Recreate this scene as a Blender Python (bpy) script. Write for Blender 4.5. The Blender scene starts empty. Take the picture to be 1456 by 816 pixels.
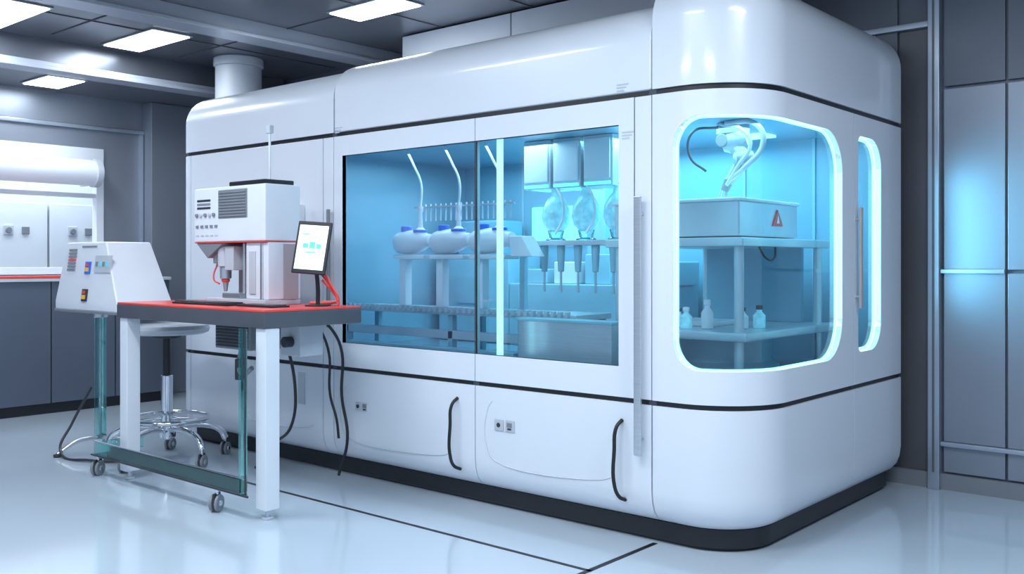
import bpy, bmesh, math
from mathutils import Vector, Matrix
scene = bpy.context.scene
COL = scene.collection

# ------------------------------------------------------------------ materials
def pmat(name, col, rough=0.4, metal=0.0, var=0.04, scale=6.0, emit=None, estr=0.0, coat=0.0, stretch=None):
    m = bpy.data.materials.new(name); m.use_nodes = True
    nt = m.node_tree; b = nt.nodes['Principled BSDF']
    tc = nt.nodes.new('ShaderNodeTexCoord'); mp = nt.nodes.new('ShaderNodeMapping')
    nz = nt.nodes.new('ShaderNodeTexNoise'); nz.inputs['Scale'].default_value = scale
    nz.inputs['Detail'].default_value = 3
    if stretch: mp.inputs['Scale'].default_value = stretch
    nt.links.new(tc.outputs['Object'], mp.inputs['Vector']); nt.links.new(mp.outputs[0], nz.inputs['Vector'])
    cr = nt.nodes.new('ShaderNodeValToRGB')
    cr.color_ramp.elements[0].position = 0.3; cr.color_ramp.elements[1].position = 0.7
    cr.color_ramp.elements[0].color = [max(0, c*(1-var)) for c in col]+[1]
    cr.color_ramp.elements[1].color = [min(1, c*(1+var)) for c in col]+[1]
    nt.links.new(nz.outputs['Fac'], cr.inputs[0]); nt.links.new(cr.outputs[0], b.inputs['Base Color'])
    b.inputs['Roughness'].default_value = rough; b.inputs['Metallic'].default_value = metal
    b.inputs['Coat Weight'].default_value = coat; b.inputs['Coat Roughness'].default_value = 0.08
    if emit:
        b.inputs['Emission Color'].default_value = (*emit, 1); b.inputs['Emission Strength'].default_value = estr
    return m

def gmat(name, tint, refl=0.12, rough=0.02, gcol=(0.9, 0.97, 1)):
    m = bpy.data.materials.new(name); m.use_nodes = True; nt = m.node_tree
    nt.nodes.clear()
    o = nt.nodes.new('ShaderNodeOutputMaterial'); mx = nt.nodes.new('ShaderNodeMixShader')
    tr = nt.nodes.new('ShaderNodeBsdfTransparent'); gl = nt.nodes.new('ShaderNodeBsdfGlossy')
    fr = nt.nodes.new('ShaderNodeFresnel'); fr.inputs['IOR'].default_value = 1.5
    ad = nt.nodes.new('ShaderNodeMath'); ad.operation = 'MULTIPLY_ADD'
    ad.inputs[1].default_value = 1.0; ad.inputs[2].default_value = refl; ad.use_clamp = True
    tr.inputs['Color'].default_value = (*tint, 1); gl.inputs['Roughness'].default_value = rough
    gl.inputs['Color'].default_value = (*gcol, 1)
    nt.links.new(fr.outputs[0], ad.inputs[0]); nt.links.new(ad.outputs[0], mx.inputs[0])
    nt.links.new(tr.outputs[0], mx.inputs[1]); nt.links.new(gl.outputs[0], mx.inputs[2])
    nt.links.new(mx.outputs[0], o.inputs[0])
    return m

WHITE = pmat('white_enamel', (0.75, 0.80, 0.87), 0.3, 0, 0.015, 1.5, coat=0.45)
WHITE2 = pmat('white_plastic', (0.74, 0.78, 0.84), 0.35, 0, 0.02, 5)
BLACK = pmat('black_rubber', (0.010, 0.012, 0.016), 0.4, 0, 0.1)
DARK = pmat('dark_panel', (0.04, 0.045, 0.055), 0.35, 0.2, 0.1)
SEAM = pmat('seam_shadow_gap', (0.06, 0.07, 0.09), 0.6, 0, 0.1)
STEEL = pmat('brushed_steel', (0.60, 0.64, 0.68), 0.28, 0.85, 0.06, 8, stretch=(1, 1, 30))
PLATE = pmat('satin_plate', (0.60, 0.68, 0.73), 0.25, 0.4, 0.05, 6)
CHROME = pmat('chrome', (0.75, 0.78, 0.82), 0.12, 1.0, 0.02)
GREYP = pmat('grey_plastic', (0.22, 0.24, 0.27), 0.4, 0, 0.05)
APRON = pmat('table_apron_metal', (0.11, 0.12, 0.145), 0.35, 0.3, 0.06)
LGREY = pmat('light_grey_plastic', (0.52, 0.56, 0.62), 0.4, 0, 0.05)
ARMG = pmat('arm_painted_metal', (0.34, 0.42, 0.48), 0.3, 0.3, 0.05)
EMB = pmat('emboss_line', (0.60, 0.64, 0.70), 0.4, 0, 0.03)
RED = pmat('red_laminate', (0.80, 0.075, 0.06), 0.3, 0, 0.05)
BLUE = pmat('blue_plastic', (0.02, 0.15, 0.75), 0.3, 0, 0.05)
WALLM = pmat('wall_metal_panel', (0.29, 0.325, 0.385), 0.36, 0.45, 0.08, 0.9)
WALLD = pmat('wall_dark_metal', (0.14, 0.16, 0.195), 0.4, 0.4, 0.1, 1.2)
DOORM = pmat('door_brown_metal', (0.13, 0.13, 0.145), 0.4, 0.3, 0.1, 1.2)
TRIM = pmat('trim_metal', (0.42, 0.48, 0.56), 0.3, 0.55, 0.04)
CEILM = pmat('ceiling_metal', (0.16, 0.175, 0.21), 0.28, 0.5, 0.2, 0.7)
BEAM = pmat('beam_metal', (0.42, 0.46, 0.53), 0.35, 0.35, 0.06, 1)
BULK = pmat('bulkhead_paint', (0.62, 0.66, 0.72), 0.5, 0.0, 0.04, 1)
CAB = pmat('counter_cabinet', (0.13, 0.155, 0.205), 0.28, 0.4, 0.06, 1)
CHAMB = pmat('chamber_liner', (0.20, 0.40, 0.52), 0.35, 0.1, 0.10, 1.5)
TEAL = pmat('teal_equipment', (0.30, 0.53, 0.63), 0.35, 0.1, 0.08, 4)
CFLOOR = pmat('chamber_deck', (0.14, 0.26, 0.34), 0.25, 0.2, 0.08, 3)
FLOORM = pmat('epoxy_floor', (0.51, 0.60, 0.69), 0.10, 0, 0.03, 0.6, coat=0.4)
LEDW = pmat('led_white', (1, 1, 1), 0.5, emit=(0.9, 0.97, 1.0), estr=6)
LEDC = pmat('led_cyan', (0.6, 0.95, 1), 0.5, emit=(0.52, 0.93, 1.0), estr=1.1)
GLOWC = pmat('cyan_glow_soft', (0.3, 0.8, 1), 0.5, emit=(0.14, 0.80, 1.0), estr=1.1)  # soft cyan emission for the added chamber panel and the cabinet lips
SCREEN = pmat('screen_glow', (0.9, 0.95, 1), 0.2, emit=(0.85, 0.95, 1.0), estr=0.6)
SCREENB = pmat('screen_icons', (0.1, 0.6, 0.7), 0.3, emit=(0.1, 0.55, 0.65), estr=0.3)
GLASS = gmat('window_glass', (0.78, 0.93, 0.98), 0.04)
GLASSH = gmat('haze_glass', (0.80, 0.88, 0.94), 0.14, 0.22, (0.75, 0.88, 1.0))
GTEAL = gmat('teal_glass', (0.74, 0.94, 0.92), 0.14, 0.06, (0.7, 1, 0.98))
GCLEAR = gmat('flask_glass', (0.72, 0.93, 1.0), 0.12)
FLUID = pmat('cyan_flask', (0.40, 0.74, 0.84), 0.12, 0, 0.25, 24, emit=(0.2, 0.75, 0.95), estr=0.22)

# ------------------------------------------------------------------ helpers
def empty(name, loc=(0, 0, 0)):
    e = bpy.data.objects.new(name, None); e.location = loc; e.empty_display_size = 0.1
    COL.objects.link(e); return e

def mk(name, verts, faces, mat, parent=None, smooth=True):
    me = bpy.data.meshes.new(name); me.from_pydata([tuple(v) for v in verts], [], faces); me.update()
    if isinstance(mat, (list, tuple)):
        for m in mat: me.materials.append(m)
    else: me.materials.append(mat)
    ob = bpy.data.objects.new(name, me); COL.objects.link(ob)
    if parent: ob.parent = parent; ob.matrix_parent_inverse = Matrix.Translation(-Vector(parent.location))
    ob['sm'] = 1 if smooth else 0
    return ob

def box(name, x0, x1, y0, y1, z0, z1, mat, parent=None, bev=0.0, seg=2, rotz=0.0, taper=None):
    cx, cy, cz = (x0+x1)/2, (y0+y1)/2, (z0+z1)/2
    hx, hy, hz = abs(x1-x0)/2, abs(y1-y0)/2, abs(z1-z0)/2
    v = [(-hx, -hy, -hz), (hx, -hy, -hz), (hx, hy, -hz), (-hx, hy, -hz), (-hx, -hy, hz), (hx, -hy, hz), (hx, hy, hz), (-hx, hy, hz)]
    if rotz:
        c, s = math.cos(rotz), math.sin(rotz); v = [(a*c-b*s, a*s+b*c, d) for a, b, d in v]
    v = [(a+cx, b+cy, d+cz) for a, b, d in v]
    f = [(0, 3, 2, 1), (4, 5, 6, 7), (0, 1, 5, 4), (1, 2, 6, 5), (2, 3, 7, 6), (3, 0, 4, 7)]
    ob = mk(name, v, f, mat, parent)
    if bev:
        b = ob.modifiers.new('b', 'BEVEL'); b.width = bev; b.segments = seg; b.limit_method = 'ANGLE'
    return ob

def prism(name, pts2, axis, a0, a1, mat, parent=None, bev=0.0):
    n = len(pts2)
    def P(p, a):
        return {'x': (a, p[0], p[1]), 'y': (p[0], a, p[1]), 'z': (p[0], p[1], a)}[axis]
    v = [P(p, a0) for p in pts2]+[P(p, a1) for p in pts2]
    f = [tuple(range(n)), tuple(range(2*n-1, n-1, -1))]+[(i, i+n, (i+1) % n+n, (i+1) % n) for i in range(n)]
    ob = mk(name, v, f, mat, parent)
    bm = bmesh.new(); bm.from_mesh(ob.data); bmesh.ops.recalc_face_normals(bm, faces=bm.faces); bm.to_mesh(ob.data); bm.free()
    if bev:
        b = ob.modifiers.new('b', 'BEVEL'); b.width = bev; b.segments = 2; b.limit_method = 'ANGLE'
    return ob

def lathe(name, prof, base, mat, parent=None, direction=(0, 0, 1), n=28):
    q = Vector((0, 0, 1)).rotation_difference(Vector(direction).normalized())
    v = []; f = []
    for r, z in prof:
        for k in range(n):
            a = 2*math.pi*k/n
            v.append(Vector(base)+q @ Vector((max(r, 1e-4)*math.cos(a), max(r, 1e-4)*math.sin(a), z)))
    for i in range(len(prof)-1):
        for k in range(n):
            f.append((i*n+k, i*n+(k+1) % n, (i+1)*n+(k+1) % n, (i+1)*n+k))
    f.append(tuple(range(n-1, -1, -1))); m = (len(prof)-1)*n; f.append(tuple(range(m, m+n)))
    return mk(name, v, f, mat, parent)

def cyl(name, p0, p1, r, mat, parent=None, r2=None, n=24):
    d = Vector(p1)-Vector(p0); L = d.length; r2 = r if r2 is None else r2
    e = min(0.004, r*0.2, L*0.2)
    return lathe(name, [(r-e, 0), (r, e), (r2, L-e), (r2-e, L)], p0, mat, parent, d, n)

def tube(name, pts, r, mat, parent=None, smooth=True, cyclic=False):
    cu = bpy.data.curves.new(name, 'CURVE'); cu.dimensions = '3D'; cu.bevel_depth = r; cu.bevel_resolution = 3
    cu.resolution_u = 8
    sp = cu.splines.new('BEZIER' if smooth else 'POLY')
    if smooth:
        sp.bezier_points.add(len(pts)-1)
        for b, p in zip(sp.bezier_points, pts):
            b.co = p; b.handle_left_type = b.handle_right_type = 'AUTO'
    else:
        sp.points.add(len(pts)-1)
        for b, p in zip(sp.points, pts): b.co = (*p, 1)
    sp.use_cyclic_u = cyclic; cu.use_fill_caps = True
    cu.materials.append(mat)
    ob = bpy.data.objects.new(name, cu); COL.objects.link(ob)
    if parent: ob.parent = parent; ob.matrix_parent_inverse = Matrix.Translation(-Vector(parent.location))
    return ob

def area(name, loc, size, energy, col, rot=(0, 0, 0), parent=None, sizey=None):
    l = bpy.data.lights.new(name, 'AREA'); l.energy = energy; l.color = col; l.size = size
    if sizey: l.shape = 'RECTANGLE'; l.size_y = sizey
    o = bpy.data.objects.new(name, l); o.location = loc; o.rotation_euler = rot; COL.objects.link(o)
    if parent: o.parent = parent; o.matrix_parent_inverse = Matrix.Translation(-Vector(parent.location))
    return o

# ------------------------------------------------------------------ room
box('floor', -12, 5, -3, 6.0, -0.1, 0, FLOORM)
cl = empty('ceiling', (-3, 3, 3.1))
box('ceiling_slab', -12, 5, -3, 6.0, 3.1, 3.2, CEILM, cl)
for i, x in enumerate([-7.05, -6.15, -5.2, -4.3]):
    box('ceiling_joint_x%d' % i, x-0.006, x+0.006, -2, 5.7, 3.094, 3.1, SEAM, cl)
for i, y in enumerate([2.3, 3.4, 4.5]):
    box('ceiling_joint_y%d' % i, -7.7, -3, y-0.006, y+0.006, 3.094, 3.1, SEAM, cl)
box('ceiling_soffit', -8.9, -8.02, -3, 5.78, 2.85, 3.1, CEILM, cl)

for nm, x0, x1, z0, h in (('ceiling_beam', -8.02, -7.86, 2.84, 0.07), ('ceiling_beam', -6.30, -6.14, 2.97, 0.13)):
    e = empty(nm, (x0, 1.0, 3.0))
    box('beam_body', x0, x1, -3, 5.75, z0+0.03, z0+h, BEAM, e, 0.005)
    box('beam_flange', x0-0.03, x1+0.03, -3, 5.75, z0, z0+0.03, BEAM, e, 0.004)
    if z0+h < 3.09: box('beam_upstand', x0, x1-0.05, -3, 5.75, z0+h, 3.1, CEILM, e)

def ceil_light(x0, x1, y0, y1, z, energy=60):
    e = empty('ceiling_light_panel', ((x0+x1)/2, (y0+y1)/2, z))
    box('light_frame', x0-0.02, x1+0.02, y0-0.02, y1+0.02, z-0.012, z, TRIM, e, 0.003)
    box('light_diffuser', x0, x1, y0, y1, z-0.018, z-0.011, LEDW, e)
    area('panel_lamp', ((x0+x1)/2, (y0+y1)/2, z-0.03), x1-x0, energy, (0.82, 0.91, 1.0), parent=e, sizey=y1-y0)
ceil_light(-7.72, -6.93, 3.83, 4.14, 3.1, 16)
ceil_light(-7.75, -6.9, 2.70, 3.03, 3.1, 26)
ceil_light(-8.6, -8.1, 3.55, 3.85, 2.85, 8)
ceil_light(-5.5, -4.85, 4.40, 4.68, 3.1, 7)
ceil_light(-5.4, -4.2, 1.5, 2.0, 3.1, 43)  # from here on, out-of-view panels added to light the room
ceil_light(-3.0, -1.8, 1.5, 2.0, 3.1, 38)
ceil_light(-0.8, 0.4, 2.6, 3.1, 3.1, 56)
ceil_light(-4.2, -3.0, -0.6, -0.1, 3.1, 40)
ceil_light(-1.4, -0.2, -0.6, -0.1, 3.1, 45)

wb = empty('wall_back', (-3, 5.85, 1.5))
box('wall_back_core', -9.1, 4, 5.80, 5.95, 0, 3.1, WALLD, wb)
for k, (x0, x1) in enumerate([(-1.70, -1.378), (-1.366, -0.70), (-0.69, 0.3), (0.31, 1.5), (1.51, 3.9)]):
    for j, (z0, z1) in enumerate([(0.10, 0.25), (0.275, 1.235), (1.255, 2.285), (2.30, 3.1)]):
        box('wall_panel_%d_%d' % (k, j), x0, x1, 5.775, 5.80, z0, z1, WALLM if j < 3 else WALLD, wb, 0.004)
for k, z in enumerate((1.245, 0.262)):
    box('wall_rail_%d' % k, -1.71, -1.375 if k == 0 else 3.9, 5.745, 5.785, z-0.012, z+0.012, TRIM, wb, 0.003)
box('wall_upper_panel', -3.0, -1.96, 5.775, 5.80, 0.1, 3.1, WALLD, wb, 0.004)
box('baseboard_back', -9, 4, 5.76, 5.80, 0, 0.09, GREYP)
dr = empty('door_1', (-1.86, 5.79, 1.3))
box('door_leaf', -1.95, -1.785, 5.785, 5.80, 0.09, 2.65, DOORM, dr, 0.003)
box('door_head', -2.3, -1.72, 5.74, 5.80, 2.65, 2.685, TRIM, dr, 0.004)
box('door_jamb', -1.776, -1.712, 5.73, 5.80, 0.0, 3.1, TRIM, dr, 0.005)
box('door_jamb_groove', -1.750, -1.738, 5.726, 5.731, 0.1, 3.0, WALLD, dr)

bh = empty('ceiling_bulkhead', (-3, 5.5, 2.8))
box('bulkhead_left', -5.63, -4.5, 5.23, 5.79, 2.62, 3.085, BULK, bh, 0.004)
box('bulkhead_right', -4.488, -2.55, 5.23, 5.79, 2.62, 3.085, BULK, bh, 0.004)
box('bulkhead_core', -5.60, -2.6, 5.26, 5.79, 2.62, 3.095, SEAM, bh)

c = empty('support_column', (-7.4, 4.9, 0))
cyl('column_shaft', (-7.4, 4.9, 0), (-7.4, 4.9, 3.02), 0.20, LGREY, c, n=48)
lathe('column_collar', [(0.2, 0), (0.215, 0.008), (0.215, 0.07), (0.205, 0.08)], (-7.4, 4.9, 3.02), LGREY, c, n=48)

# left wall with window opening
wl = empty('wall_left', (-9, 3, 1.5))
box('wall_below_window', -9.05, -8.9, -3, 5.8, 0, 1.19, WALLM, wl)
box('wall_above_window', -9.05, -8.9, -3, 5.8, 2.36, 3.1, WALLM, wl)
box('wall_right_of_window', -9.05, -8.9, 4.39, 5.8, 1.19, 2.36, WALLM, wl)
box('wall_left_of_window', -9.05, -8.9, -3, 1.6, 1.19, 2.36, WALLM, wl)
box('wall_upper_dark_band', -8.905, -8.885, -3, 4.75, 2.58, 2.85, WALLM, wl)
box('pilaster', -8.9, -8.72, 4.80, 5.22, 0, 2.85, WALLM, wl, 0.01)
box('pilaster_edge', -8.9, -8.66, 5.22, 5.30, 0, 2.85, TRIM, wl, 0.01)
box('trim_1', -8.90, -8.86, -3, 4.80, 2.54, 2.575, TRIM, None, 0.004)
box('trim_2', -8.90, -8.86, 4.755, 4.795, 0.0, 2.54, TRIM, None, 0.004)
w1 = empty('window_1', (-8.95, 3, 1.8))
box('window_sill', -8.96, -8.80, 1.6, 4.42, 1.185, 1.25, WHITE2, w1, 0.005)
box('window_head', -8.96, -8.87, 1.6, 4.40, 2.25, 2.365, WHITE2, w1, 0.004)
box('window_jamb', -8.96, -8.87, 4.33, 4.40, 1.25, 2.25, WHITE2, w1, 0.004)
box('window_transom', -8.96, -8.88, 1.6, 4.33, 1.90, 1.94, WHITE2, w1, 0.003)
bk = empty('adjacent_room', (-10, 3, 1.5))
box('adjacent_back_wall', -10.5, -10.4, 0, 6.2, 0, 3.0, WHITE2, bk)
box('adjacent_side_wall', -10.4, -9.06, 6.0, 6.1, 0, 3.0, WHITE2, bk)
box('adjacent_ceiling', -10.4, -9.06, 0, 6.1, 2.95, 3.05, WHITE2, bk)
area('adjacent_lamp', (-9.35, 3.6, 2.9), 0.5, 70, (0.82, 0.93, 1.0), parent=bk, sizey=3.5)
dc = empty('ventilation_duct', (-8.78, 3, 2.15))
cyl('duct_tube', (-8.74, 0.5, 2.12), (-8.74, 4.26, 2.12), 0.12, WHITE2, dc, n=40)
cyl('duct_flange', (-8.74, 4.22, 2.12), (-8.74, 4.28, 2.12), 0.132, LGREY, dc, n=40)
for k in range(3): cyl('duct_band_%d' % k, (-8.74, 3.2-0.9*k, 2.12), (-8.74, 3.23-0.9*k, 2.12), 0.126, LGREY, dc, n=40)
box('duct_bracket', -8.90, -8.78, 4.18, 4.21, 2.0, 2.24, LGREY, dc, 0.004)
cb = empty('wall_cabinet', (-9.9, 3.6, 1.4))
for k in range(4):
    y0 = 2.4+0.62*k
    box('cabinet_door_%d' % k, -10.1, -9.7, y0, y0+0.60, 0.9, 1.88, WHITE2, cb, 0.01)
    box('cabinet_gauge_%d' % k, -9.70, -9.685, y0+0.18, y0+0.27, 1.56, 1.65, LGREY, cb, 0.003)
    cyl('cabinet_dial_%d' % k, (-9.69, y0+0.225, 1.605), (-9.675, y0+0.225, 1.605), 0.03, GREYP, cb)
    box('cabinet_switch_%d' % k, -9.70, -9.685, y0+0.35, y0+0.42, 1.57, 1.64, GREYP, cb, 0.003)

ct = empty('lab_counter', (-8.6, 3, 0))
box('counter_toe_kick', -8.88, -8.37, 0, 4.78, 0, 0.09, BLACK, ct)
ys = [0, 0.9, 1.8, 2.75, 3.68, 4.25, 4.78]
for k in range(6):
    box('counter_door_%d' % k, -8.88, -8.35, ys[k]+0.004, ys[k+1]-0.004, 0.09, 1.13, CAB, ct, 0.004)
box('counter_top', -8.88, -8.32, 0, 4.78, 1.13, 1.158, LGREY, ct, 0.004)
box('counter_red_strip', -8.55, -8.318, 0, 4.10, 1.158, 1.180, RED, ct, 0.003)

fm = empty('floor_marking', (-4, 3.3, 0))
box('marking_long', -5.9, -2.37, 3.268, 3.290, 0.0, 0.0015, BLACK, fm)
box('marking_cross', -2.397, -2.372, 2.6, 3.80, 0.0, 0.0015, BLACK, fm)

# ------------------------------------------------------------------ machine
M = empty('automated_laboratory_enclosure', (-4.2, 4.7, 0))
XL, XR, YF, YB = -6.40, -1.88, 3.75, 5.65
RFL, RFR, RB = 0.10, 0.35, 0.06
S_a0, S_a1 = XL+RFL, XR-RFR
S_fr = S_a1+math.pi/2*RFR
S_e1 = S_fr+(YB-RB-(YF+RFR))
S_br = S_e1+math.pi/2*RB
S_fl = S_a0-math.pi/2*RFL
S_l1 = S_fl-(YB-RB-(YF+RFL))
def pos(s, i=0.0):
    xl, xr, yf, yb = XL+i, XR-i, YF+i, YB-i
    rfl, rfr, rb = max(RFL-i, .004), max(RFR-i, .004), max(RB-i, .004)
    if s < S_fl:
        t = (S_fl-s)/(S_fl-S_l1); return Vector((xl, (yf+rfl)*(1-t)+(yb-rb)*t))
    if s < S_a0:
        t = (S_a0-s)/(S_a0-S_fl)*math.pi/2
        return Vector((xl+rfl-rfl*math.sin(t), yf+rfl-rfl*math.cos(t)))
    if s <= S_a1:
        t = (s-S_a0)/(S_a1-S_a0); return Vector(((xl+rfl)*(1-t)+(xr-rfr)*t, yf))
    if s <= S_fr:
        t = (s-S_a1)/(S_fr-S_a1)*math.pi/2
        return Vector((xr-rfr+rfr*math.sin(t), yf+rfr-rfr*math.cos(t)))
    if s <= S_e1:
        t = (s-S_fr)/(S_e1-S_fr); return Vector((xr, (yf+rfr)*(1-t)+(yb-rb)*t))
    t = min(1, (s-S_e1)/(S_br-S_e1))*math.pi/2
    return Vector((xr-rb+rb*math.cos(t), yb-rb+rb*math.sin(t)))
def sy(y): return S_fr+(y-(YF+RFR))
def samples(s0, s1, extra=()):
    L = {s0, s1}
    def arc(a, b, n):
        for k in range(n+1):
            v = a+(b-a)*k/n
            if s0+1e-5 < v < s1-1e-5: L.add(v)
    arc(S_fl, S_a0, 8); arc(S_a1, S_fr, 28); arc(S_e1, S_br, 5)
    for e in extra:
        if s0 < e < s1: L.add(e)
    out = []
    for v in sorted(L):
        if not out or v-out[-1] > 1e-5: out.append(v)
    return out

def sweep(name, s0, s1, prof, mat=WHITE, thick=0.03, bev=0.0, cap=False):
    ss = samples(s0, s1); n = len(prof); v = []; f = []
    for s in ss:
        for i, z in prof:
            p = pos(s, i); v.append((p.x, p.y, z))
    for a in range(len(ss)-1):
        for b in range(n-1):
            f.append((a*n+b, (a+1)*n+b, (a+1)*n+b+1, a*n+b+1))
    if cap:
        idx = [a*n+n-1 for a in range(len(ss))]
        z = prof[-1][1]
        pl, pr = v[idx[0]], v[idx[-1]]
        v.append((pr[0], YB, z)); v.append((pl[0], YB, z))
        f.append(tuple(idx+[len(v)-2, len(v)-1]))
    ob = mk(name, v, f, mat, M)
    if thick:
        m = ob.modifiers.new('s', 'SOLIDIFY'); m.thickness = thick; m.offset = -1
    if bev:
        b = ob.modifiers.new('b', 'BEVEL'); b.width = bev; b.segments = 2; b.limit_method = 'ANGLE'; b.angle_limit = math.radians(55)
    return ob

def hole_z(s, h):
    h0, h1, z0, z1, r0, r1 = h
    d = 0
    if r0 > 0 and s < h0+r0: u = (h0+r0-s)/r0; d = r0-r0*math.sqrt(max(0, 1-u*u))
    if r1 > 0 and s > h1-r1: u = (s-(h1-r1))/r1; d = r1-r1*math.sqrt(max(0, 1-u*u))
    return z0+d, z1-d
def hole_samples(h):
    h0, h1, z0, z1, r0, r1 = h; L = [h0, h1]
    for k in range(0, 15):
        a = math.pi/2*k/14
        if r0: L.append(h0+r0-r0*math.cos(a))
        if r1: L.append(h1-r1+r1*math.cos(a))
    return L
def hpanel(name, s0, s1, z0, z1, h, mat=WHITE, thick=0.03):
    ss = samples(s0, s1, hole_samples(h)); v = []; f = []
    for s in ss:
        sc = min(max(s, h[0]), h[1]); a, b = hole_z(sc, h)
        for z in (z0, a, b, z1):
            p = pos(s); v.append((p.x, p.y, z))
    for k in range(len(ss)-1):
        mid = (ss[k]+ss[k+1])/2
        for j in range(3):
            if j == 1 and h[0] < mid < h[1]: continue
            f.append((k*4+j, (k+1)*4+j, (k+1)*4+j+1, k*4+j+1))
    ob = mk(name, v, f, mat, M)
    m = ob.modifiers.new('s', 'SOLIDIFY'); m.thickness = thick; m.offset = -1
    return ob
def pane(name, h, inset, mat, grow=0.0):
    ss = samples(h[0], h[1], hole_samples(h)); v = []; f = []
    for s in ss:
        a, b = hole_z(s, h); p = pos(s, inset); v += [(p.x, p.y, a), (p.x, p.y, b)]
    for k in range(len(ss)-1): f.append((2*k, 2*k+2, 2*k+3, 2*k+1))
    return mk(name, v, f, mat, M)
def outline(h):
    ss = samples(h[0], h[1], hole_samples(h)); lo = [(s, hole_z(s, h)[0]) for s in ss]; hi = [(s, hole_z(s, h)[1]) for s in ss]
    return lo+hi[::-1]
def jamb(name, h, i0, i1, mat):
    o = outline(h); v = []; f = []; n = len(o)
    for s, z in o:
        for i in (i0, i1):
            p = pos(s, i); v.append((p.x, p.y, z))
    for k in range(n):
        k2 = (k+1) % n; f.append((2*k, 2*k+1, 2*k2+1, 2*k2))
    return mk(name, v, f, mat, M)
def ring(name, h, d, inset, mat):
    o = outline(h)
    cs, cz = (h[0]+h[1])/2, (h[2]+h[3])/2
    W, H = (h[1]-h[0])/2, (h[3]-h[2])/2
    v = []; f = []
    for s, z in o:
        p = pos(s, inset); s2 = cs+(s-cs)*(W-d)/W; z2 = cz+(z-cz)*(H-d)/H
        q = pos(s2, inset); v += [(p.x, p.y, z), (q.x, q.y, z2)]
    n = len(o)
    for k in range(n):
        k2 = (k+1) % n; f.append((2*k, 2*k2, 2*k2+1, 2*k+1))
    ob = mk(name, v, f, mat, M)
    m = ob.modifiers.new('s', 'SOLIDIFY'); m.thickness = 0.006; m.offset = 0
    return ob

g = 0.003
sB, sC, sD = -4.65, -3.473, -2.373
sE = sy(4.90)
skirt = [(0.15, 0.085), (0.10, 0.093), (0.055, 0.115), (0.024, 0.15), (0.007, 0.195), (0, 0.25), (0, 0.642)]
for k, (a, b) in enumerate([(S_l1, -6.262-g), (-6.262+g, -4.752-g), (-4.752+g, sB-g), (sB+g, sC-g), (sC+g, sD-g), (sD+g, sE-g), (sE+g, S_br)]):
    sweep('skirt_panel_%d' % k, a, b, skirt, bev=0.003)
def topprof(zt, r):
    return [(0, 2.088), (0, zt-r)]+[(r-r*math.cos(math.pi/2*k/10), zt-r+r*math.sin(math.pi/2*k/10)) for k in range(1, 11)]
sweep('top_cover_left', S_l1, sB-g, topprof(2.492, 0.20), cap=True, bev=0.012)
sweep('top_cover_middle', sB+g, sD-g, topprof(2.515, 0.20), cap=True, bev=0.012)
sweep('top_cover_right', sD+g, S_br, topprof(2.60, 0.20), cap=True, bev=0.015)
ZL, ZH = 0.666, 2.062
sweep('side_panel_left', S_l1, -6.262-g, [(0, ZL), (0, ZH)], bev=0.003)
sweep('front_panel_left', -6.262+g, -4.752-g, [(0, ZL), (0, ZH)], bev=0.003)
sweep('front_pillar_left', -4.752+g, sB-g, [(0, ZL), (0, ZH)], bev=0.003)
sweep('front_pillar_right', -2.468+g, sD-g, [(0, ZL), (0, ZH)], bev=0.003)
wz0, wz1 = 0.81, 1.942
hA = (-4.569, sC-g, wz0, wz1, 0, 0); hB = (sC+g, -2.555, wz0, wz1, 0, 0)
hpanel('sliding_door_left', sB+g, sC-g, ZL, ZH, hA)
hpanel('sliding_door_right', sC+g, -2.468-g, ZL, ZH, hB)
hC = (-2.262, sy(4.745), wz0+0.005, wz1+0.005, 0.13, 0.20)
hpanel('corner_window_frame', sD+g, sE-g, ZL, ZH, hC)
hD = (sy(4.955), sy(5.285), 0.83, 1.955, 0.04, 0.15)
hpanel('end_window_frame', sE+g, S_br, ZL, ZH, hD)
for nm, h in (('left_door', hA), ('right_door', hB)):
    pane(nm+'_glass', h, 0.016, GLASSH if nm == 'left_door' else GLASS); jamb(nm+'_jamb', h, 0.002, 0.035, LGREY)
jamb('corner_window_jamb', hC, 0.003, 0.045, LEDC); pane('corner_window_glass', hC, 0.034, GLASS)
ring('corner_window_led', hC, 0.008, 0.038, LEDC)
jamb('end_window_jamb', hD, 0.003, 0.050, LEDC); pane('end_window_glass', hD, 0.036, GLASS)
ring('end_window_led', hD, 0.015, 0.042, LEDC)
box('door_mullion', sC-0.006, sC+0.006, YF+0.003, YF+0.012, wz0, wz1, BLACK, M)
for k, (z0, z1) in enumerate([(0.60, 0.70), (2.04, 2.12)]):
    sweep('shadow_gap_band_%d' % k, S_l1, S_br, [(0.012, z0), (0.012, z1)], BLACK, thick=0.02)
for k, (s, z0, z1) in enumerate([(-6.262, 0.1, 2.06), (-4.752, 0.1, 2.06), (sB, 0.1, 2.30), (sC, 0.1, wz0), (sC, wz1, 2.06), (-2.468, ZL, 2.06), (sD, 0.1, 2.30), (sE, 0.1, 2.06)]):
    sweep('shadow_gap_seam_%d' % k, s-0.02, s+0.02, [(0.01, z0 if z0 > 0.3 else 0.26), (0.01, z1)], SEAM, thick=0.015)
sweep('plinth', S_l1, S_br, [(0.10, 0.0), (0.075, 0.02), (0.075, 0.10)], BLACK, thick=0.04)
box('plinth_core', XL+0.3, XR-0.4, YF+0.3, YB-0.05, 0.0, 0.1, BLACK, M)
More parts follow.
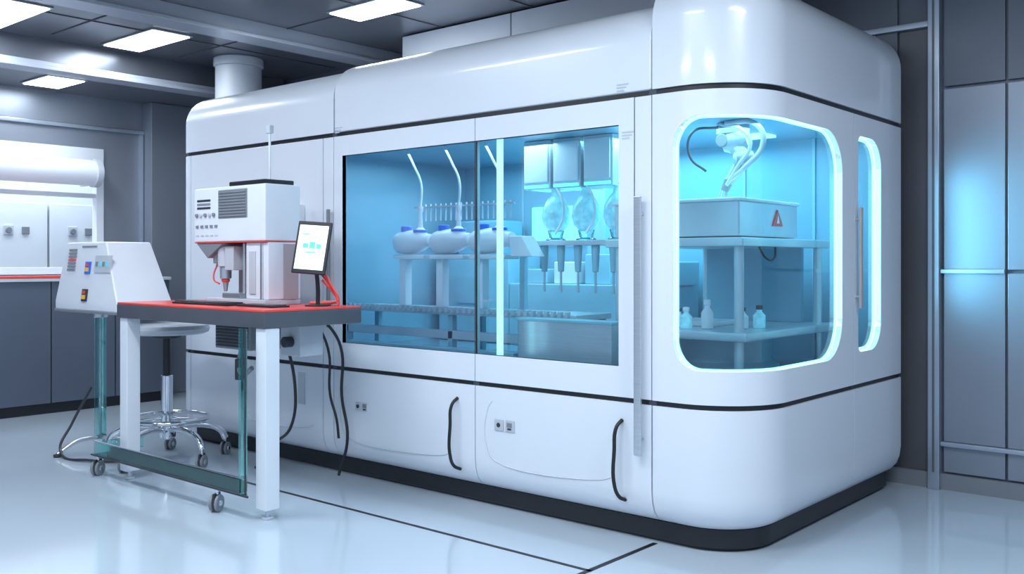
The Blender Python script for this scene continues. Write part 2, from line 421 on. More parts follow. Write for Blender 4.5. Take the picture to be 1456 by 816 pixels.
# chamber liner
cp = [(-2.25, YF+0.05), (-2.1, YF+0.08), (-1.97, YF+0.2), (-1.93, YF+0.36), (-1.93, 5.56), (-2.25, 5.56)]
box('chamber_floor', -5.2, -2.25, YF+0.04, 5.56, 0.66, 0.72, CFLOOR, M)
prism('chamber_floor_corner', cp, 'z', 0.66, 0.72, CFLOOR, M)
box('chamber_ceiling', -5.2, -2.25, YF+0.04, 5.56, 2.03, 2.07, CHAMB, M)
prism('chamber_ceiling_corner', cp, 'z', 2.03, 2.07, CHAMB, M)
box('chamber_back_wall', -5.2, -1.93, 5.50, 5.56, 0.72, 2.03, CHAMB, M)
box('chamber_left_wall', -5.25, -5.2, YF+0.04, 5.56, 0.66, 2.07, CHAMB, M)
for k, x in enumerate([-4.6, -4.0, -3.4, -2.8, -2.35]):
    box('chamber_wall_rib_%d' % k, x-0.008, x+0.008, 5.49, 5.5, 0.72, 2.03, TEAL, M)
box('chamber_led_bar', -3.355, -3.325, YF+0.04, YF+0.06, 0.80, 1.96, LEDC, M)
box('chamber_ceiling_led', -3.3, -2.6, YF+0.16, YF+0.19, 2.015, 2.03, LEDC, M)
box('chamber_corner_lamp', -2.75, -2.45, 5.05, 5.2, 2.015, 2.03, LEDC, M)
box('chamber_glow_panel', -4.5, -3.9, 5.47, 5.49, 1.42, 1.70, GLOWC, M, 0.01)  # glowing panel added to strengthen the cyan in the centre window
CY = (0.30, 0.82, 1.0)
area('chamber_lamp_main', (-4.2, 4.7, 2.0), 1.4, 26, (0.55, 0.86, 1.0), parent=M, sizey=1.0)
area('chamber_lamp_mid', (-3.2, 4.9, 2.0), 0.8, 22, CY, parent=M, sizey=0.8)
area('chamber_lamp_corner', (-2.4, 4.7, 2.0), 0.6, 14, (0.42, 0.84, 1.0), parent=M, sizey=1.0)
def bar_handle(nm, x, z0, z1):
    box(nm, x-0.019, x+0.019, YF-0.045, YF-0.028, z0, z1, STEEL, M, 0.005)
    for k, z in enumerate((z0+0.08, z1-0.08)): cyl(nm+'_standoff_%d' % k, (x, YF-0.035, z), (x, YF+0.002, z), 0.010, STEEL, M)
bar_handle('pull_bar', -2.425, 0.41, 1.60)
box('end_door_pull', XR+0.02, XR+0.035, 4.905, 4.935, 1.06, 1.58, pmat('warm_steel', (0.62, 0.54, 0.52), 0.3, 0.5), M, 0.005)
for k, z in enumerate((1.12, 1.52)): cyl('end_pull_standoff_%d' % k, (XR-0.002, 4.92, z), (XR+0.025, 4.92, z), 0.008, STEEL, M)
for k, (x, z0, z1) in enumerate([(-3.60, 0.18, 0.565), (-2.535, 0.185, 0.56)]):
    tube('curved_handle_%d' % k, [(x, YF, z1), (x-0.008, YF-0.035, z1-0.03), (x-0.014, YF-0.045, (z0+z1)/2+0.05), (x-0.012, YF-0.045, z0+0.07), (x+0.004, YF-0.035, z0+0.025), (x+0.012, YF+0.01, z0)], 0.009, BLACK, M)
for k, x in enumerate((-4.415, -4.355, -3.30, -3.225)):
    z = 0.44 if k < 2 else 0.452
    s = 0.025 if k < 2 else 0.03
    box('socket_plate_%d' % k, x-s, x+s, YF-0.008, YF+0.002, z-s, z+s, LGREY, M, 0.004)
    if k % 2 == 0: cyl('socket_hole_%d' % k, (x, YF-0.012, z), (x, YF-0.006, z), 0.012, DARK, M)
    else:
        box('socket_screen_%d' % k, x-0.016, x+0.016, YF-0.011, YF-0.007, z-0.004, z+0.018, GREYP, M)
        box('socket_slot_%d' % k, x-0.012, x+0.012, YF-0.011, YF-0.007, z-0.018, z-0.010, DARK, M)
for k, (x0, x1, z0, z1) in enumerate([(-4.56, -3.66, 0.24, 0.55), (-3.38, -2.60, 0.26, 0.57), (-5.6, -4.85, 0.26, 0.55)]):
    tube('door_emboss_%d' % k, [(x0+0.03, YF, z1), (x0, YF, z1-0.04), (x0, YF, z0+0.05), (x0+0.05, YF, z0), (x1-0.06, YF, z0), (x1, YF, z0+0.02)], 0.003, EMB, M)
for k, (x, z) in enumerate([(-2.53, 2.125), (-2.50, 1.90), (-4.60, 2.11)]):
    for j in range(3):
        box('label_line_%d_%d' % (k, j), x-0.035, x+0.03-0.012*j, YF-0.002, YF+0.001, z-0.014*j, z+0.007-0.014*j, LGREY, M)
box('wall_box', -5.02, -4.93, YF-0.05, YF, 1.53, 1.66, WHITE2, M, 0.006)
box('wall_box_slot', -4.995, -4.955, YF-0.053, YF-0.049, 1.60, 1.64, GREYP, M)
cyl('conduit', (-4.665, YF-0.03, 0.9), (-4.665, YF-0.03, 1.62), 0.012, GREYP, M)
box('left_recess_plate', -5.0, -4.93, YF-0.006, YF+0.001, 0.40, 0.60, LGREY, M, 0.003)
# added lamp without a fixture, puts a cyan glow on the back wall
al = area('added_wall_glow', (XR+0.06, 5.12, 1.45), 0.12, 2.6, (0.20, 0.70, 1.0), parent=M, sizey=0.8)
al.rotation_euler = Vector((0.62, 0.62, 0)).to_track_quat('-Z', 'Y').to_euler()
al.data.spread = math.radians(75)

# ------------------------------------------------------------------ chamber equipment (main)
R = empty('bottle_dispensing_rack', (-4.1, 4.25, 0.72))
box('rack_shelf', -5.0, -3.05, 4.08, 4.41, 0.985, 1.015, PLATE, R, 0.004)
for k in range(40):
    x = -4.95+k*0.047
    box('rack_tooth_%d' % k, x, x+0.022, 4.065, 4.09, 1.0, 1.03, LGREY, R)
for k, x in enumerate((-4.95, -4.0, -3.1)):
    for j, y in enumerate((4.12, 4.38)): box('rack_leg_%d_%d' % (k, j), x-0.02, x+0.02, y-0.02, y+0.02, 0.72, 0.985, TEAL, R, 0.003)
box('rack_lower_rail', -4.95, -3.4, 4.10, 4.14, 0.84, 0.89, LGREY, R, 0.004)
box('rack_track', -4.8, -3.4, 3.98, 4.06, 0.72, 0.80, TEAL, R, 0.005)
for k in range(3):
    x = -4.50+0.34*k
    box('bottle_post_%d' % k, x-0.16, x-0.10, 4.30, 4.36, 1.015, 1.34, WHITE2, R, 0.006)
    lathe('bottle_body_%d' % k, [(0.0, 0), (0.040, 0.004), (0.068, 0.03), (0.077, 0.08), (0.076, 0.17), (0.060, 0.24), (0.045, 0.28), (0.040, 0.32), (0.0, 0.325)], (x-0.19, 4.31, 1.42), WHITE2, R, (1, 0.0, 0.05))
    box('bottle_cradle_%d' % k, x-0.17, x+0.12, 4.25, 4.39, 1.315, 1.345, WHITE2, R, 0.01)
    cyl('bottle_cap_%d' % k, (x-0.10, 4.31, 1.485), (x-0.10, 4.31, 1.53), 0.036, BLUE, R)
    lathe('bottle_neck_%d' % k, [(0.045, 0), (0.045, 0.03), (0.016, 0.055), (0.012, 0.15), (0.018, 0.16), (0.018, 0.19)], (x+0.03, 4.31, 1.465), WHITE2, R)
    cyl('bottle_ring_%d' % k, (x+0.03, 4.31, 1.485), (x+0.03, 4.31, 1.505), 0.048, BLUE, R)
    tube('bottle_hose_%d' % k, [(x+0.03, 4.31, 1.64), (x+0.035, 4.31, 1.80), (x-0.03, 4.31, 1.92), (x-0.10, 4.31, 2.03)], 0.008, WHITE2, R)
box('manifold_bar', -4.55, -3.70, 4.33, 4.35, 1.645, 1.655, LGREY, R)
for k in range(18): box('manifold_pin_%d' % k, -4.5+0.045*k, -4.494+0.045*k, 4.335, 4.345, 1.56, 1.67, LGREY, R)
prism('end_wedge', [(-3.66, 1.33), (-3.50, 1.33), (-3.58, 1.45), (-3.68, 1.45)], 'y', 4.26, 4.38, WHITE2, R, 0.006)

F = empty('flask_station', (-3.4, 4.6, 0.72))
box('flask_shelf', -4.05, -3.0, 4.44, 4.80, 1.395, 1.425, PLATE, F, 0.004)
for k, x in enumerate((-3.98, -3.05)): box('flask_shelf_leg_%d' % k, x-0.02, x+0.02, 4.74, 4.78, 0.72, 1.395, TEAL, F, 0.003)
for k in range(3):
    x = -3.66+0.225*k
    box('hanging_cabinet_%d' % k, x-0.104, x+0.104, 4.50, 4.74, 1.735, 2.03, PLATE, F, 0.008)
    box('hanging_cabinet_door_%d' % k, x-0.090, x+0.090, 4.488, 4.501, 1.775, 2.01, WHITE2, F, 0.006)
    box('hanging_cabinet_lip_%d' % k, x-0.09, x+0.09, 4.49, 4.50, 1.742, 1.760, GLOWC, F)
    x += 0.10
    lathe('round_flask_%d' % k, [(0.0, 0), (0.04, 0.006), (0.072, 0.04), (0.086, 0.09), (0.078, 0.15), (0.050, 0.20), (0.030, 0.22), (0.026, 0.25), (0.032, 0.26), (0.0, 0.265)], (x, 4.56, 1.475), FLUID, F)
    lathe('flask_stand_%d' % k, [(0.06, 0), (0.06, 0.008), (0.04, 0.02), (0.05, 0.06)], (x, 4.56, 1.425), GCLEAR, F)
    tube('flask_tube_%d' % k, [(x+0.04, 4.51, 1.745), (x+0.105, 4.49, 1.65), (x+0.105, 4.49, 1.55), (x+0.07, 4.46, 1.46)], 0.008, WHITE2, F)
for k in range(5):
    x = -3.6+0.125*k
    cyl('hanging_nozzle_%d' % k, (x, 4.5, 1.24), (x, 4.5, 1.395), 0.018, TEAL, F, 0.026)
    cyl('nozzle_tip_%d' % k, (x, 4.5, 1.12), (x, 4.5, 1.24), 0.007, STEEL, F)
sb = empty('steel_waste_box', (-3.05, 3.99, 0.72))
box('box_body', -3.33, -2.72, 3.93, 4.04, 0.72, 0.99, STEEL, sb, 0.006)
box('box_lid', -3.34, -2.71, 3.92, 4.05, 0.985, 1.0, TEAL, sb, 0.003)

bc = empty('background_instrument', (-4.6, 5.2, 0.72))
box('instrument_body', -5.1, -4.4, 5.1, 5.46, 0.72, 1.35, TEAL, bc, 0.02)
box('instrument_top', -4.95, -4.55, 5.15, 5.44, 1.35, 1.6, CHAMB, bc, 0.02)
box('instrument_panel', -4.9, -4.6, 5.09, 5.10, 1.0, 1.2, TEAL, bc)
box('instrument_column', -3.8, -3.65, 5.2, 5.44, 0.72, 1.9, TEAL, bc, 0.01)
box('instrument_bench', -4.4, -3.1, 5.1, 5.46, 0.72, 1.15, TEAL, bc, 0.01)
for k in range(5):
    box('bench_module_%d' % k, -4.3+0.26*k, -4.1+0.26*k, 5.15, 5.4 if k != 2 else 5.19, 1.15, 1.25+0.05*(k % 3), WHITE2 if k % 2 else TEAL, bc, 0.01)

# ------------------------------------------------------------------ corner chamber equipment
Pz = empty('sample_press_station', (-2.55, 4.75, 0.72))
box('press_head', -2.96, -2.22, 4.30, 4.98, 1.425, 1.605, PLATE, Pz, 0.012)
box('press_head_cap', -2.97, -2.21, 4.29, 4.99, 1.600, 1.618, WHITE2, Pz, 0.006)
box('press_upper_plate', -2.98, -2.17, 4.24, 5.30, 1.375, 1.42, PLATE, Pz, 0.008)
box('press_lower_plate', -2.98, -2.14, 4.22, 5.32, 0.91, 0.955, PLATE, Pz, 0.012)
for k, (x, y) in enumerate([(-2.22, 4.30), (-2.22, 5.24), (-2.92, 4.30), (-2.92, 5.24)]):
    cyl('press_post_%d' % k, (x, y, 0.72), (x, y, 1.39), 0.024, PLATE, Pz)
box('press_back_frame', -2.9, -2.3, 5.20, 5.24, 0.955, 1.385, CHAMB, Pz, 0.005)
lathe('press_base', [(0.30, 0), (0.30, 0.03), (0.26, 0.05), (0.26, 0.17), (0.2, 0.19)], (-2.55, 4.75, 0.72), TEAL, Pz, n=40)
prism('warning_triangle', [(4.66, 1.485), (4.78, 1.485), (4.72, 1.57)], 'x', -2.22, -2.213, RED, Pz)
prism('warning_mark', [(4.705, 1.50), (4.735, 1.50), (4.72, 1.54)], 'x', -2.213, -2.211, WHITE2, Pz)
tube('press_cable', [(-2.22, 4.5, 1.39), (-2.2, 4.55, 1.32), (-2.2, 4.65, 1.32), (-2.22, 4.7, 1.39)], 0.006, BLACK, Pz)
tube('press_loop_cable', [(-2.9, 4.5, 1.385), (-2.8, 4.45, 1.30), (-2.72, 4.45, 1.1), (-2.75, 4.5, 0.955)], 0.009, BLACK, Pz)
for k, (x, y, h) in enumerate([(-2.45, 4.40, 0.15), (-2.55, 4.36, 0.11), (-2.33, 4.55, 0.11), (-2.27, 4.62, 0.12), (-2.65, 4.45, 0.10)]):
    lathe('vial_%d' % k, [(0.0, 0), (0.03, 0.002), (0.032, 0.01), (0.032, h*0.55), (0.014, h*0.72), (0.014, h*0.8)], (x, y, 0.955), WHITE2 if k in (0, 2, 4) else FLUID, Pz, n=18)
    cyl('vial_cap_%d' % k, (x, y, 0.955+h*0.8), (x, y, 0.955+h), 0.018, DARK if k > 1 else WHITE2, Pz, n=16)
box('sample_tray', -2.75, -2.5, 4.55, 4.8, 0.955, 0.985, WHITE2, Pz, 0.006)

RA = empty('robotic_arm', (-2.45, 4.62, 2.03))
cyl('arm_mount', (-2.48, 4.62, 1.97), (-2.48, 4.62, 2.03), 0.085, ARMG, RA)
lathe('arm_shoulder', [(0.0, -0.07), (0.045, -0.062), (0.066, -0.02), (0.066, 0.03), (0.045, 0.066), (0.0, 0.07)], (-2.46, 4.60, 1.935), ARMG, RA, (1, 0.3, 0.2))
cyl('arm_joint_cap', (-2.50, 4.53, 1.935), (-2.50, 4.55, 1.935), 0.035, GREYP, RA)
cyl('arm_upper_link', (-2.46, 4.60, 1.92), (-2.40, 4.58, 1.84), 0.042, ARMG, RA, 0.036)
lathe('arm_elbow', [(0.0, -0.052), (0.036, -0.045), (0.046, 0), (0.036, 0.045), (0.0, 0.052)], (-2.40, 4.58, 1.84), ARMG, RA, (0.7, 0.7, 0))
cyl('arm_forearm', (-2.40, 4.58, 1.83), (-2.49, 4.60, 1.72), 0.034, ARMG, RA, 0.026)
cyl('arm_wrist', (-2.49, 4.60, 1.735), (-2.52, 4.60, 1.675), 0.028, GREYP, RA, 0.022)
for k in (-1, 1): cyl('gripper_finger_%d' % (k+1), (-2.52+0.013*k, 4.60, 1.685), (-2.53+0.018*k, 4.60, 1.635), 0.007, STEEL, RA)
tube('arm_hose', [(-2.46, 4.5, 2.02), (-2.28, 4.50, 1.99), (-2.26, 4.52, 1.90), (-2.36, 4.53, 1.79), (-2.46, 4.55, 1.73)], 0.014, LGREY, RA)
tube('arm_hose_inner', [(-2.50, 4.52, 2.02), (-2.36, 4.50, 1.97), (-2.33, 4.52, 1.90), (-2.40, 4.53, 1.80), (-2.48, 4.55, 1.70)], 0.010, LGREY, RA)
tube('arm_cable', [(-2.5, 4.5, 2.0), (-2.66, 4.5, 1.98), (-2.68, 4.52, 1.86), (-2.6, 4.55, 1.78)], 0.007, DARK, RA)
RA.location.x += 0.06

# ------------------------------------------------------------------ lab table
T = empty('lab_table', (-4.8, 3.12, 0))
tx0, tx1, ty0, ty1, tz = -5.55, -4.05, 2.83, 3.46, 1.058
box('table_frame_top', tx0, tx1, ty0, ty1, 0.965, 1.046, APRON, T, 0.006)
box('table_red_surface', tx0+0.003, tx1-0.003, ty0+0.003, ty1-0.003, 1.046, tz, RED, T, 0.003)
for k, (x, y) in enumerate([(-4.10, 2.885), (-5.49, 2.885)]):
    box('table_leg_%d' % k, x-0.043, x+0.043, y-0.043, y+0.043, 0.05, 0.965, WHITE2, T, 0.006)
    cyl('leg_foot_stem_%d' % k, (x, y, 0.01), (x, y, 0.05), 0.012, STEEL, T)
    cyl('leg_foot_%d' % k, (x, y, 0), (x, y, 0.012), 0.03, LGREY, T)
box('wall_bracket', -5.3, -4.75, 3.41, 3.75, 0.93, 0.965, APRON, T, 0.004)
box('glass_rail', -5.74, -4.20, 2.785, 2.805, 0.13, 0.20, GTEAL, T)
tube('rail_edge_lower', [(-5.76, 2.78, 0.125), (-4.12, 2.78, 0.125)], 0.006, DARK, T, False)
tube('rail_edge_upper', [(-5.76, 2.795, 0.205), (-4.16, 2.795, 0.205)], 0.006, CHROME, T, False)
box('glass_post', -4.215, -4.16, 2.79, 2.805, 0.12, 0.962, GTEAL, T)
tube('glass_post_edge', [(-4.155, 2.79, 0.12), (-4.155, 2.79, 0.96)], 0.005, DARK, T, False)
box('glass_side_rail', -5.75, -5.73, 2.82, 3.10, 0.13, 0.20, GTEAL, T)
def castor(p, x, y, k, top=0.12, r=0.045):
    cyl('castor_wheel_%d_a' % k, (x-0.022, y-0.012, r), (x-0.008, y-0.004, r), r, GREYP, p)
    cyl('castor_wheel_%d_b' % k, (x+0.006, y+0.003, r), (x+0.02, y+0.011, r), r, GREYP, p)
    cyl('castor_hub_%d' % k, (x-0.026, y-0.014, r), (x+0.024, y+0.013, r), r*0.35, CHROME, p)
    box('castor_fork_%d' % k, x-0.007, x+0.005, y-0.035, y+0.035, r, r*2+0.008, DARK, p, 0.003, rotz=0.5)
    cyl('castor_stem_%d' % k, (x, y, r*2), (x, y, top+0.01), 0.010, CHROME, p)
for k, (x, y) in enumerate([(-5.72, 2.80), (-4.42, 2.795)]): castor(T, x, y, k)
box('underslung_unit', -4.95, -4.60, 3.12, 3.36, 0.80, 0.965, GREYP, T, 0.008)
for k in range(8): box('unit_slat_%d' % k, -4.93, -4.62, 3.112, 3.121, 0.815+0.018*k, 0.825+0.018*k, DARK, T)
box('underslung_driver', -4.46, -4.28, 3.22, 3.38, 0.78, 0.965, LGREY, T, 0.008)
cyl('driver_knob', (-4.36, 3.17, 0.86), (-4.36, 3.23, 0.86), 0.03, DARK, T)
tube('clamp_arm', [(-4.80, 3.2, 0.80), (-4.80, 3.18, 0.70), (-4.72, 3.16, 0.66), (-4.64, 3.16, 0.70)], 0.014, GREYP, T)
cyl('clamp_jaw', (-4.80, 3.18, 0.62), (-4.80, 3.18, 0.74), 0.022, DARK, T)
tube('table_cable', [(-4.55, 3.3, 0.93), (-4.5, 3.35, 0.6), (-4.6, 3.4, 0.35), (-4.85, 3.45, 0.2), (-5.1, 3.5, 0.02)], 0.009, BLACK, T)

pc = empty('power_cable', (-4.3, 3.6, 0))
tube('cable_strand_a', [(-4.44, 3.48, 1.0), (-4.45, 3.64, 0.8), (-4.50, 3.69, 0.5), (-4.46, 3.70, 0.25), (-4.54, 3.70, 0.02)], 0.009, BLACK, pc)
tube('cable_strand_b', [(-4.48, 3.48, 0.97), (-4.57, 3.65, 0.75), (-4.61, 3.69, 0.5), (-4.56, 3.70, 0.35), (-4.54, 3.70, 0.24)], 0.008, BLACK, pc)

# ------------------------------------------------------------------ dispensing instrument
D = empty('benchtop_dispensing_instrument', (-4.85, 3.2, tz))
ix0, ix1, iy0, iy1 = -5.21, -4.485, 3.14, 3.38
box('upper_housing', ix0, ix1, iy0, iy1, 1.415, 1.735, WHITE2, D, 0.012)
box('red_trim', ix0+0.004, ix1-0.004, iy0+0.004, iy1-0.004, 1.410, 1.416, RED, D)
prism('left_chin', [(ix0+0.01, 1.410), (ix0+0.30, 1.410), (ix0+0.13, 1.32)], 'y', iy0+0.01, iy1-0.02, GREYP, D, 0.004)
box('lower_column', -4.70, -4.485, iy0+0.02, iy1, tz+0.03, 1.410, WHITE2, D, 0.008)
box('column_slot', -4.66, -4.60, iy0+0.012, iy0+0.022, tz+0.06, 1.36, LGREY, D, 0.004)
box('column_rail', -4.545, -4.53, iy0+0.008, iy0+0.022, tz+0.03, 1.40, STEEL, D)
box('column_shield', -4.484, -4.480, iy0+0.12, iy1-0.02, tz+0.03, 1.40, pmat('smoked_red_plastic', (0.45, 0.38, 0.40), 0.2), D)
box('rear_plate', -5.06, -4.70, iy1-0.03, iy1, tz+0.03, 1.410, GREYP, D, 0.004)
box('base_plate', -5.08, -4.485, iy0+0.0, iy1, tz, tz+0.03, LGREY, D, 0.006)
box('work_stage', -4.94, -4.76, iy0+0.02, iy1-0.06, tz+0.03, tz+0.06, STEEL, D, 0.004)
box('vent_panel', -4.945, -4.655, iy0-0.004, iy0+0.002, 1.55, 1.715, GREYP, D, 0.003)
for k in range(9): box('vent_slat_%d' % k, -4.935, -4.665, iy0-0.009, iy0-0.003, 1.56+0.017*k, 1.567+0.017*k, GREYP, D)
for k in range(3): box('slot_%d' % k, -5.17, -5.03, iy0-0.003, iy0+0.002, 1.655-0.022*k, 1.667-0.022*k, DARK if k != 1 else GREYP, D)
for k in range(5):
    cyl('knob_%d' % k, (-5.17+0.045*k, iy0-0.012, 1.575), (-5.17+0.045*k, iy0+0.002, 1.575), 0.012, LGREY if k % 2 else GREYP, D, n=14)
    box('button_%d' % k, -5.18+0.05*k, -5.155+0.05*k, iy0-0.006, iy0+0.002, 1.50, 1.515, GREYP, D)
    box('label_%d' % k, -5.18+0.05*k, -5.15+0.05*k, iy0-0.003, iy0+0.002, 1.45, 1.458, LGREY, D)
cyl('spindle_motor', (-4.98, 3.21, 1.27), (-4.98, 3.21, 1.410), 0.045, LGREY, D)
cyl('spindle_head', (-4.98, 3.21, 1.20), (-4.98, 3.21, 1.27), 0.034, STEEL, D)
cyl('spindle_side', (-5.05, 3.20, 1.29), (-5.05, 3.20, 1.38), 0.025, GREYP, D)
box('carriage', -4.93, -4.84, 3.17, 3.30, 1.25, 1.39, LGREY, D, 0.006)
cyl('nozzle_collar', (-4.98, 3.21, 1.18), (-4.98, 3.21, 1.20), 0.024, RED, D)
cyl('nozzle', (-4.98, 3.21, 1.125), (-4.98, 3.21, 1.18), 0.010, STEEL, D, 0.018)
cyl('guide_rod', (-4.80, 3.22, tz+0.06), (-4.80, 3.22, 1.408), 0.012, STEEL, D)
tube('nozzle_hose', [(-5.05, 3.2, 1.29), (-5.06, 3.18, 1.2), (-5.0, 3.18, 1.17)], 0.005, RED, D)
box('top_slab', -4.87, -4.52, 3.16, 3.36, 1.735, 1.762, BLACK, D, 0.006)
cyl('antenna_pole', (-4.67, 3.30, 1.762), (-4.67, 3.30, 2.05), 0.007, WHITE2, D)
box('antenna_head', -4.69, -4.65, 3.285, 3.315, 2.04, 2.085, LGREY, D, 0.004)

# ------------------------------------------------------------------ keyboard, pad, tablet, red cable
K = empty('keyboard', (-4.85, 2.98, tz))
box('keyboard_body', -5.13, -4.58, 2.95, 3.08, tz, tz+0.012, BLACK, K, 0.004)
for r in range(4):
    for k in range(13):
        x = -5.115+0.0405*k; y = 2.960+0.029*r
        box('key_%d_%d' % (r, k), x, x+0.034, y, y+0.024, tz+0.011, tz+0.018, DARK, K)
K2 = empty('drawing_pad', (-4.35, 3.03, tz))
box('pad_body', -4.54, -4.22, 2.99, 3.11, tz, tz+0.010, BLACK, K2, 0.004)
box('pad_surface', -4.52, -4.24, 3.0, 3.10, tz+0.010, tz+0.013, DARK, K2)

TB = empty('tablet_computer', (-4.215, 3.29, tz))
HD = bpy.data.objects.new('tablet_head', None); COL.objects.link(HD); HD.parent = TB
HD.matrix_parent_inverse = Matrix.Translation(-Vector(TB.location))
hp = [box('tablet_body', -0.098, 0.098, -0.009, 0.009, -0.145, 0.145, BLACK, HD, 0.006),
      box('tablet_screen', -0.083, 0.083, -0.0115, -0.0085, -0.122, 0.122, SCREEN, HD)]
for k, (x0, x1, z0, z1) in enumerate([(-0.05, -0.02, -0.005, 0.02), (-0.012, 0.02, -0.005, 0.03), (0.028, 0.055, -0.005, 0.02), (-0.03, 0.03, -0.03, -0.024), (-0.065, -0.02, 0.07, 0.075)]):
    hp.append(box('screen_icon_%d' % k, x0, x1, -0.0125, -0.0114, z0, z1, SCREENB, HD))
for o in hp: o.matrix_parent_inverse = Matrix.Identity(4)
HD.location = (-4.20, 3.24, 1.375)
HD.rotation_euler = (math.radians(-12), math.radians(4), math.radians(28))
lathe('stand_base', [(0.07, 0), (0.07, 0.006), (0.02, 0.012)], (-4.215, 3.29, tz), BLACK, TB)
tube('stand_neck', [(-4.215, 3.29, tz+0.01), (-4.215, 3.29, 1.16), (-4.205, 3.265, 1.30)], 0.012, BLACK, TB)
rc = empty('red_cable', (-4.2, 3.3, tz))
for k in range(3):
    o = 0.03*k
    tube('red_strand_%d' % k, [(-4.19, 3.30, 1.26-o), (-4.12, 3.31+o*0.5, 1.17-o), (-4.09, 3.33, 1.10-o*0.6), (-4.16, 3.36+o*0.4, 1.077), (-4.35-o, 3.34+o, 1.068)], 0.007, RED, rc)

# ------------------------------------------------------------------ stool
S = empty('lab_stool', (-5.80, 3.30, 0))
sx, sy_ = -5.80, 3.30
def sp(a, r, z): return (sx+r*math.cos(a), sy_+r*math.sin(a), z)
lathe('seat', [(0.0, 0), (0.235, 0.0), (0.263, 0.012), (0.27, 0.035), (0.26, 0.058), (0.21, 0.068), (0.0, 0.07)], (sx, sy_, 0.83), LGREY, S, n=48)
cyl('seat_plate', (sx, sy_, 0.805), (sx, sy_, 0.83), 0.10, DARK, S)
cyl('gas_column_upper', (sx, sy_, 0.52), (sx, sy_, 0.81), 0.024, BLACK, S)
cyl('gas_column_lower', (sx, sy_, 0.14), (sx, sy_, 0.56), 0.038, CHROME, S)
lathe('hub', [(0.05, 0), (0.055, 0.01), (0.055, 0.08), (0.038, 0.11)], (sx, sy_, 0.15), CHROME, S)
tube('foot_ring', [sp(2*math.pi*k/12, 0.26, 0.28) for k in range(12)], 0.014, CHROME, S, cyclic=True)
for k in range(3): tube('ring_spoke_%d' % k, [sp(0.4+2*math.pi*k/3, 0.02, 0.28), sp(0.4+2*math.pi*k/3, 0.26, 0.28)], 0.010, CHROME, S, False)
for k in range(5):
    a = 0.68+math.pi/5+2*math.pi*k/5
    tube('base_leg_%d' % k, [sp(a, 0.03, 0.21), sp(a, 0.20, 0.22), sp(a, 0.35, 0.17), sp(a, 0.385, 0.11)], 0.022, CHROME, S)
    x, y, _ = sp(a, 0.385, 0); castor(S, x, y, k, 0.11, 0.042)

# ------------------------------------------------------------------ console analyser on glass pedestal
A = empty('analyzer_console', (-6.25, 3.15, 0.97))
ax0, ax1, ay0, ay1, az0, az1 = -6.66, -5.80, 2.96, 3.34, 0.975, 1.43
v = [(ax0, ay0, az0), (ax1, ay0, az0), (ax1, ay1, az0), (ax0, ay1, az0),
     (ax0, ay0, az0+0.06), (ax1, ay0, az0+0.06), (ax1, ay1, az0+0.06), (ax0, ay1, az0+0.06),
     (ax0+0.07, ay0+0.05, az1), (ax1-0.24, ay0+0.05, az1), (ax1-0.24, ay1-0.02, az1), (ax0+0.07, ay1-0.02, az1)]
f = [(0, 3, 2, 1), (8, 9, 10, 11)]
for b in (0, 4):
    for k in range(4): f.append((b+k, b+(k+1) % 4, b+4+(k+1) % 4, b+4+k))
ob = mk('console_body', v, f, WHITE2, A); bb = ob.modifiers.new('b', 'BEVEL'); bb.width = 0.012; bb.segments = 3; bb.limit_method = 'ANGLE'; bb.angle_limit = 0.15
box('console_base_lip', ax0-0.005, ax1+0.005, ay0-0.005, ay1+0.005, az0-0.012, az0+0.004, GREYP, A, 0.003)
def face_y(z): return ay0+0.05*(z-az0-0.06)/(az1-az0-0.06)
def cbox(nm, x0, x1, z0, z1, m, th=0.006):
    y0, y1 = face_y(z0), face_y(z1)
    v = [(x0, y0-th, z0), (x1, y0-th, z0), (x1, y0+0.002, z0), (x0, y0+0.002, z0), (x0, y1-th, z1), (x1, y1-th, z1), (x1, y1+0.002, z1), (x0, y1+0.002, z1)]
    return mk(nm, v, [(0, 3, 2, 1), (4, 5, 6, 7), (0, 1, 5, 4), (1, 2, 6, 5), (2, 3, 7, 6), (3, 0, 4, 7)], m, A)
for k in range(7): cbox('console_vent_%d' % k, -6.53, -6.42, 1.24+0.022*k, 1.253+0.022*k, RED if k in (3,) else GREYP)
for k in range(2): cbox('console_plate_%d' % k, -6.27, -6.20, 1.22-0.18*k, 1.30-0.18*k, BLUE if k == 0 else DARK, 0.008)
for k in range(2): cbox('console_button_%d' % k, -6.255, -6.215, 1.235-0.18*k, 1.262-0.18*k, pmat('amber_%d' % k, (0.9, 0.5, 0.05)), 0.014)
for k in range(2): cbox('console_knob_%d' % k, -6.25, -6.22, 1.27-0.18*k, 1.29-0.18*k, RED, 0.014)
cbox('console_display', -6.14, -5.93, 1.23, 1.34, LGREY, 0.008)
for k in range(4): cbox('display_row_%d' % k, -6.12+0.045*k, -6.095+0.045*k, 1.27, 1.30, SCREENB if k % 2 else GREYP, 0.012)
cbox('console_label', -6.35, -6.15, 1.395, 1.405, GREYP, 0.004)
cyl('console_stand_neck', (-6.42, 3.16, 0.92), (-6.42, 3.16, 0.97), 0.05, STEEL, A)
st = empty('console_pedestal', (-6.42, 3.16, 0))
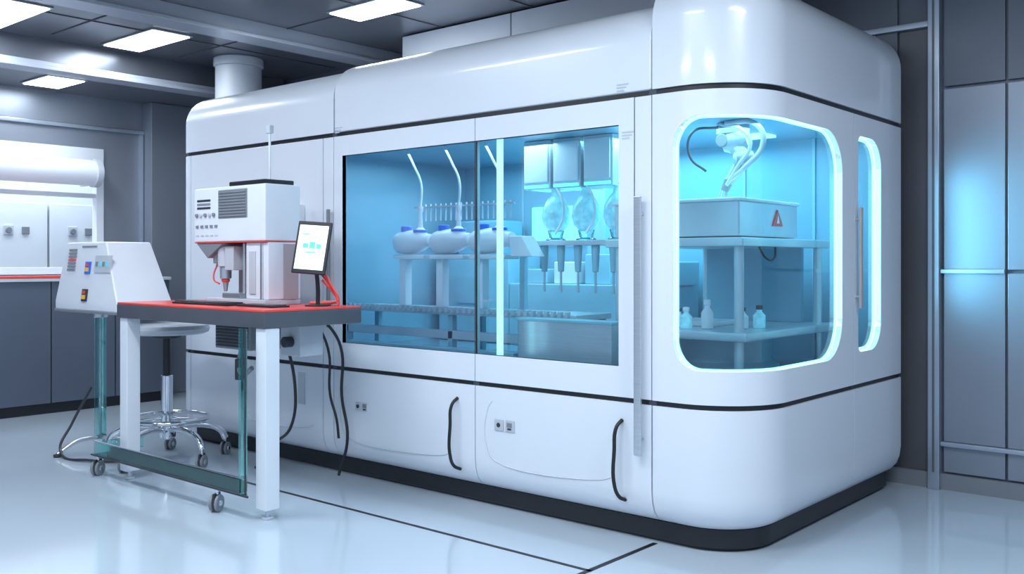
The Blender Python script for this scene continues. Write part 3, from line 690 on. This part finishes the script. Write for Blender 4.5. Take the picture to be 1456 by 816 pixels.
box('pedestal_glass_post', -6.45, -6.39, 3.13, 3.19, 0.09, 0.92, GTEAL, st, 0.006)
tube('pedestal_spine', [(-6.42, 3.16, 0.09), (-6.42, 3.16, 0.92)], 0.008, STEEL, st, False)
for k, a in enumerate((0.5, 2.6, 4.6)):
    ex, ey = -6.42+0.28*math.cos(a), 3.16+0.28*math.sin(a)
    tube('pedestal_foot_%d' % k, [(-6.42, 3.16, 0.10), (-6.42+0.15*math.cos(a), 3.16+0.15*math.sin(a), 0.09), (ex, ey, 0.02)], 0.014, STEEL, st)
    cyl('pedestal_pad_%d' % k, (ex, ey, 0), (ex, ey, 0.02), 0.025, DARK, st)
tube('pedestal_cable', [(-6.42, 3.10, 0.45), (-6.5, 3.0, 0.2), (-6.45, 2.9, 0.05), (-6.1, 2.95, 0.015), (-5.9, 3.1, 0.015)], 0.009, DARK, st)

# ------------------------------------------------------------------ finalize meshes
bpy.context.view_layer.update()
dg = bpy.context.evaluated_depsgraph_get()
for ob in list(scene.objects):
    if ob.type == 'MESH' and ob.get('sm'):
        if ob.modifiers:
            me = bpy.data.meshes.new_from_object(ob.evaluated_get(dg)); ob.modifiers.clear(); ob.data = me
        me = ob.data
        for p in me.polygons: p.use_smooth = True
        me.set_sharp_from_angle(angle=math.radians(38))
        if len(me.polygons) > 8:
            w = ob.modifiers.new('wn', 'WEIGHTED_NORMAL'); w.keep_sharp = True
    if ob.get('sm') is not None: del ob['sm']

# ------------------------------------------------------------------ world, camera
wd = bpy.data.worlds.new('world'); scene.world = wd; wd.use_nodes = True
bg = wd.node_tree.nodes['Background']; bg.inputs[0].default_value = (0.55, 0.71, 0.96, 1); bg.inputs[1].default_value = 0.68

cam = bpy.data.cameras.new('camera'); co = bpy.data.objects.new('camera', cam); COL.objects.link(co)
co.location = (0, 0, 1.3); co.rotation_euler = (math.radians(90), 0, math.radians(40.6))
cam.sensor_width = 36; cam.lens = 36*1366/1456; cam.shift_y = -36/1456; cam.clip_start = 0.05
scene.camera = co
scene.view_settings.view_transform = 'Standard'
